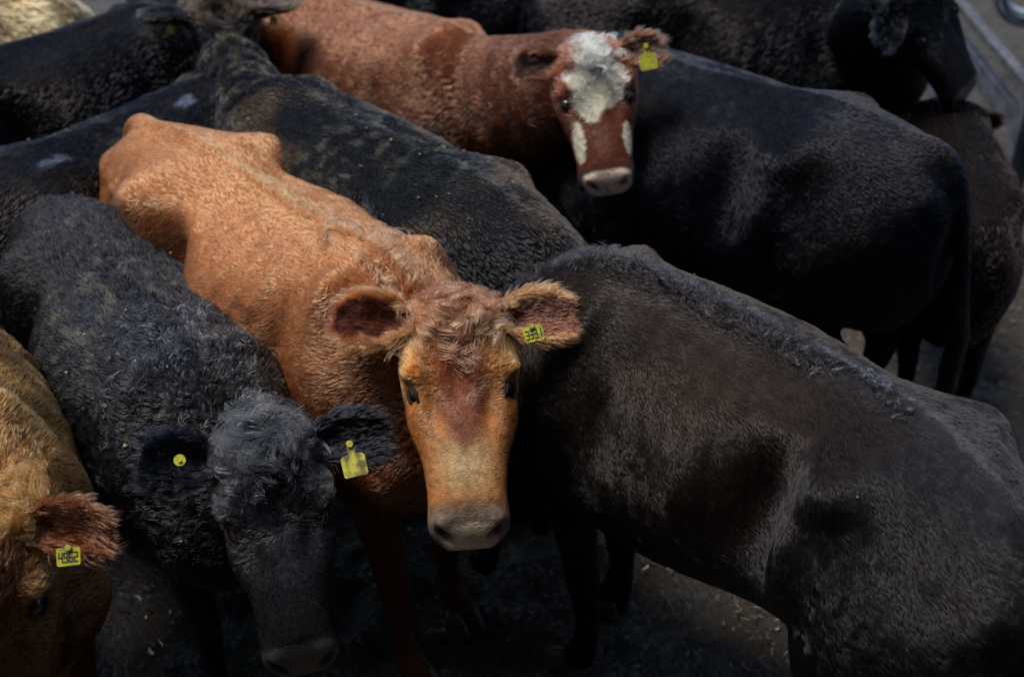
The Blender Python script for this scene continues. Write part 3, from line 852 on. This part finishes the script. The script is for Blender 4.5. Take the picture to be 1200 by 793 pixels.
def litter():
    rg = np.random.default_rng(21)
    V, F = [], []
    for i in range(16000):
        x, y = rg.uniform(-2.5, 3.2), rg.uniform(1.2, 6.5)
        L_, w_ = rg.uniform(.006, .03), rg.uniform(.001, .0035)
        a = rg.uniform(0, 6.28); t = rg.uniform(-.3, .3); z = rg.uniform(.002, .02)
        dx, dy = math.cos(a), math.sin(a)
        b = len(V)
        V += [(x - dy * w_, y + dx * w_, z), (x + dy * w_, y - dx * w_, z), (x + dx * L_ + dy * w_, y + dy * L_ - dx * w_, z + t * L_), (x + dx * L_ - dy * w_, y + dy * L_ + dx * w_, z + t * L_ + .0008)]
        F.append((b, b + 1, b + 2, b + 3))
    m = mat_simple('chaff', (.07, .052, .03), .25, scale=6, col2=(.20, .16, .11))
    o = mesh_obj('trodden_straw', V, F, m, None, False)
    tag(o, 'broken bits of straw and chaff trodden into the dark wet muck', 'straw', kind='stuff')
litter()

# ------------------------------------------------------------------ unseen board wall added behind the camera to block low light
def blocker_wall():
    WL = 5
    m = mat_simple('blocker_boards', (.035, .030, .026), .85, scale=9, bump=.5, col2=(.07, .06, .05))
    V, F = [], []
    def box(x0, x1, y0, y1, z0, z1):
        b = len(V)
        V.extend([(x, y, z) for z in (z0, z1) for (x, y) in ((x0, y0), (x1, y0), (x1, y1), (x0, y1))])
        F.extend([(b, b + 3, b + 2, b + 1), (b + 4, b + 5, b + 6, b + 7)] + [(b + i, b + (i + 1) % 4, b + 4 + (i + 1) % 4, b + 4 + i) for i in range(4)])
    for i in range(60):
        x = -7 + i * .235
        box(x, x + .23, .02 + (i % 3) * .004 - .1, .06 - .1 + (i % 3) * .004, -.1, WL)
    o = mesh_obj('light_blocking_wall', V, F, m, None, False)
    tag(o, 'dark upright board wall added unseen behind the viewer to block low light', 'wall')
import os
blocker_wall()

# ------------------------------------------------------------------ pen rail, top right
def rail_box(p, q, h, t, name, mat, parent):
    p, q = np.array(p, float), np.array(q, float)
    d = unit(q - p); s_ = unit(np.cross(d, (0, 0, 1))); u = np.cross(s_, d)
    b = .006
    prof = [(-t / 2 + b, -h / 2), (t / 2 - b, -h / 2), (t / 2, -h / 2 + b), (t / 2, h / 2 - b), (t / 2 - b, h / 2), (-t / 2 + b, h / 2), (-t / 2, h / 2 - b), (-t / 2, -h / 2 + b)]
    K = 30
    V = []
    for i in range(K + 1):
        c = p + (q - p) * i / K
        wob = (math.sin(i * .7) * .001, math.cos(i * .9) * .001)
        V += [c + s_ * (x + wob[0]) + u * (y + wob[1]) for x, y in prof]
    n = 8
    F = [(i * n + k, i * n + (k + 1) % n, (i + 1) * n + (k + 1) % n, (i + 1) * n + k) for i in range(K) for k in range(n)]
    F += [tuple(range(n))[::-1], tuple(K * n + k for k in range(n))]
    return mesh_obj(name, V, F, mat, parent, False)
m_wood = mat_simple('weathered_board', (.035, .04, .05), .8, scale=14, bump=.6, col2=(.08, .09, .12))
m_pipe = mat_simple('dark_pipe', (.05, .055, .065), .45, scale=30, bump=.2, metal=.3, col2=(.12, .12, .13))
fr = bpy.data.objects.new('pen_fence', None); C.objects.link(fr)
fa, fb = at(1118, 46, .55), at(1212, 168, .55)
dd = unit(fb - fa)
fr.location = (fa[0], fa[1], 0)
tag(fr, 'weathered grey board pen fence running down the top right corner', 'fence')
A0, B0 = -dd * .2, dd * 2.2
def off(v, z, s_=0): return np.array([v[0] - dd[1] * s_ * -1, v[1] - dd[0] * s_, z])
rail_box(off(A0, .55), off(B0, .55), .13, .045, 'board', m_wood, fr)
rail_box(off(A0, .22), off(B0, .22), .13, .045, 'board', m_wood, fr)
rail_box(off(A0, .78, .05), off(B0, .78, .05), .05, .05, 'top_rail', m_pipe, fr)
for k in range(2):
    c = A0 + (B0 - A0) * (.62 + .34 * k)
    rail_box(off(c, -.1, .07), off(c, .9, .07) + np.array([.001, 0, 0]), .09, .09, 'post', m_wood, fr)

# coil of pale hose hung by the fence
def coil():
    c = at(1207, -2, .5)
    V, F = [], []
    K, J, r = 260, 8, .014
    for i in range(K):
        a = 2 * math.pi * 6 * i / (K - 1)
        k = i / (K - 1)
        Rr = .16 + .018 * math.sin(a * .37) + .02 * math.cos(a * .21 + 1)
        p = np.array([Rr * math.cos(a), .07 * (k - .5) * 2 + .012 * math.sin(a * .53), Rr * math.sin(a)])
        T_ = np.array([-math.sin(a), 0, math.cos(a)]); N1 = np.array([math.cos(a), 0, math.sin(a)]); N2 = np.array([0, 1.0, 0])
        for j in range(J):
            q = 2 * math.pi * j / J
            V.append(p + r * (N1 * math.cos(q) + N2 * math.sin(q)))
    F = [(i * J + j, i * J + (j + 1) % J, (i + 1) * J + (j + 1) % J, (i + 1) * J + j) for i in range(K - 1) for j in range(J)]
    o = mesh_obj('hose_coil', V, F, mat_simple('pale_hose', (.12, .15, .21), .6, scale=12, bump=.1, col2=(.2, .24, .3)))
    o.location = (c[0], c[1], .5)
    o.rotation_euler = (.4, 0, -.4)
    tag(o, 'pale blue coil of hose hanging past the fence in the top right corner', 'hose')
coil()

# ------------------------------------------------------------------ the herd
import os
ONLY = ''
DM = 1
def cow(key, *a, **k):
    if ONLY and key not in ONLY: return None
    k['dens'] = k.get('dens', 20000) * DM
    return build_cow(*a, **k)
TOC = lambda p: unit(cam_pos - np.asarray(p))

pA, mA = at(534, 352, 1.36), at(551, 606, 1.02)
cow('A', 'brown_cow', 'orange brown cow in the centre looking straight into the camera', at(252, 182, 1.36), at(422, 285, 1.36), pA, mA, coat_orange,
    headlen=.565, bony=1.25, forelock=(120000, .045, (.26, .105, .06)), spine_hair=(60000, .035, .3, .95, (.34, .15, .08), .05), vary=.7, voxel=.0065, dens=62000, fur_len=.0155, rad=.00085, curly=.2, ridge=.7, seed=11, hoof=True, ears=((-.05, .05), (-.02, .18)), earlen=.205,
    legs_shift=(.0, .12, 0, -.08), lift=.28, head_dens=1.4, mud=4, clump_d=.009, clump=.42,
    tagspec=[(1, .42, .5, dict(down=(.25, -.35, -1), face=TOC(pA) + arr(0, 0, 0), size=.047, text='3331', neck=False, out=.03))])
pB, mB = at(308, 508, 1.20), at(348, 742, .86)
cow('B', 'black_cow', 'shaggy black cow with lowered curly head in front of the camera at lower left', at(88, 256, 1.23), at(226, 410, 1.23), pB, mB, coat_black(grey=.4, amt=.3, dirt=.5), sleek=True,
    s=.9, headlen=.545, facing=(.25, -1), wide=.95, forelock=(60000, .036, (.016, .018, .023)), spine_hair=(14000, .028, .25, 1.0, (.02, .023, .03), .12), bony=.8, fat=1.10, vary=.8, voxel=.007, dens=40000, fur_len=.019, rad=.0010, curly=.6, clump=.5, seed=12, ears=((-.1, .0), (-.05, .15)), earlen=.2, mud=80, lift=.42, ridge=.4, clump_d=.017, head_dens=1.2,
    tagspec=[(1, .5, .3, dict(down=(.15, -.3, -1), face=TOC(pB), size=.055, text='', dirty=True, out=.03)),
             (-1, .52, .0, dict(down=(0, 0, -1), face=TOC(pB), size=.026, round_=True, out=.03))])
pC, mC = at(-33, 598, 1.24), at(-10, 850, .78)
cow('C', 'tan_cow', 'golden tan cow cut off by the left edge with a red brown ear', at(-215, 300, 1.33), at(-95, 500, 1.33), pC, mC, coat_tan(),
    headlen=.56, voxel=.009, dens=40000, fur_len=.019, rad=.001, clump=.4, curly=.2, seed=13, ears=((.0, .1), (0, .1)), mud=12, fat=1.05,
    tagspec=[(1, .55, .5, dict(down=(-.1, -.3, -1), face=TOC(pC), size=.045, text='4962', neck=False, out=.03))])
cow('D', 'dark_brown_cow', 'big brown black cow at lower right with a ridge of hair along its spine', at(1058, 476, 1.37), at(730, 312, 1.37), at(640, 455, .95), at(590, 575, .52), coat_dark_brown, sleek=True,
    headlen=.52, spine_hair=(70000, .022, -.3, .5, (.03, .03, .036), .018), bony=1.05, fat=.90, depth=.86, bend=.6, voxel=.009, dens=75000, fur_len=.015, rad=.0007, clump=.3, vary=.4, clump_d=.008, seed=14, mud=14, ridge=1.1, lift=.38, legs_shift=(-.13, -.10, 0, 0), hoof=True, eyes=True)
cow('E', 'black_brown_cow', 'muddy black brown cow facing away between the two red brown cows', at(532, 205, 1.34), at(330, 105, 1.34), at(258, 8, 1.42), at(235, -110, 1.2), coat_black((.007, .008, .011), (.045, .032, .022), 1.0, dirt=1), sleek=True,
    headlen=.55, bony=.7, fat=1.05, voxel=.012, dens=30000, fur_len=.022, rad=.0014, seed=15, mud=80, curly=.4, lift=.45, ears=((.1, .2), (.1, .2)), tail_swing=(.06, 0),
    tagspec=[(1, .5, 0, dict(down=(0, 0, -1), face=(.1, -1, .5), size=.028, out=-.03, dirty=True)), (-1, .5, 0, dict(down=(0, 0, -1), face=(.1, -1, .5), size=.028, out=-.03, dirty=True))])
pF, mF = at(690, 54, 1.5), at(711, 196, 1.20)
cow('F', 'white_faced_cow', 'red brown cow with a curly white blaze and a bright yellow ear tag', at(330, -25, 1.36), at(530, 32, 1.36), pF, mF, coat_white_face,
    headlen=.455, wide=1.2, forelock=(50000, .045, (.90, .84, .64)), facing=(.10, -1), roll=-.06, bony=.7, voxel=.008, dens=42000, fur_len=.017, rad=.0011, clump=.35, lift=.28, curly=.2, seed=16, ears=((.0, .05), (.0, .1)), earlen=.17, head_dens=1.3,
    tagspec=[(1, .62, .1, dict(down=(.2, -.2, -1), face=TOC(pF), size=.055, neck=True, out=.045))])
cow('G', 'black_cow', 'black cow at upper right seen from its side with a pale patch on its hip', at(941, 119, 1.34), at(736, 60, 1.34), at(655, 130, 1.0), at(640, 210, .55), coat_black((.005, .006, .011), (.012, .009, .008), .6, spots=[(-.33, .25, 1.29, .035, .03, (.16, .18, .26))]), sleek=True,
    bony=.9, fat=1.12, legs_shift=(0, 0, .14, .06), voxel=.012, dens=40000, fur_len=.016, rad=.0010, clump=.2, vary=.3, seed=17, mud=4, lift=.4, tail_swing=(-.03, .05))
pH, mH = at(1070, -26, 1.50), at(1132, 84, 1.18)
cow('H', 'black_cow', 'black cow in the top right corner, its head lowered beside the fence', at(762, -45, 1.36), at(992, -40, 1.36), pH, mH, coat_black(amt=.5), sleek=True,
    headlen=.52, wide=1.2, neckdrop=.3, voxel=.012, dens=26000, fur_len=.018, rad=.0013, seed=18, lift=.45, ears=((.0, -.4), (.0, -.3)), facing=(.7, -.7), earlen=.2,
    tagspec=[(1, .35, -.5, dict(down=(0, -.2, -1), face=(-.2, -1, .5), size=.034, out=.02))])
cow('I', 'dark_brown_cow', 'dark brown cow behind the black cow at the right edge, beside the fence', (1.55, 3.62), (1.67, 4.25), (1.8, 4.7, .8), (1.85, 4.9, .4), coat_black((.007, .003, .002), (.012, .004, .003), 1), sleek=True,
    s=.76, headlen=.45, voxel=.014, dens=20000, fur_len=.016, rad=.0016, seed=19)
cow('J', 'black_cow', 'black cow with pale smears on its spine, directly behind the orange brown rump', (-1.52, 3.32), (-1.04, 3.92), (-.8, 4.15, .75), (-.7, 4.25, .3), coat_black(amt=.5, dirt=.5, spots=[(.30, -.07, 1.34, .05, .03, (.13, .15, .21)), (-.28, -.10, 1.33, .09, .02, (.11, .13, .18))]), sleek=True,
    s=.93, headlen=.5, bony=.8, voxel=.012, dens=26000, fur_len=.018, rad=.0015, seed=20, mud=24)
cow('K', 'black_cow', 'plain black cow at the left edge, just below the woolly tan rump', (-2.0, 3.9), (-1.45, 4.42), (-1.2, 4.75, .9), (-1.1, 4.9, .45), coat_black(amt=.6), sleek=True,
    s=.97, headlen=.5, voxel=.014, dens=20000, fur_len=.018, rad=.0017, seed=21)
cow('L', 'tan_cow', 'woolly golden tan cow cut off by the top left corner', (-2.15, 4.75), (-3.0, 5.0), (-3.4, 5.0, 1.3), (-3.8, 5.0, 1.0), coat_tan((.66, .46, .20), (.4, .25, .10)),
    headlen=.5, voxel=.014, dens=16000, fur_len=.04, rad=.002, seed=22, curly=.8)
cow('P', 'black_cow', 'black cow at the top edge behind the red brown rump with its tail hanging', (-1.35, 5.2), (-1.6, 6.0), (-1.7, 6.5, 1.2), (-1.7, 6.9, .9), coat_black(), sleek=True,
    headlen=.5, voxel=.014, dens=14000, fur_len=.02, rad=.002, seed=23)
cow('Q', 'black_cow', 'black cow at the top edge above the red brown back', (-.25, 5.3), (-1.08, 5.45), (-1.5, 5.6, .9), (-1.8, 5.7, .5), coat_black(amt=.6), sleek=True,
    headlen=.5, voxel=.014, dens=14000, fur_len=.02, rad=.002, seed=24)
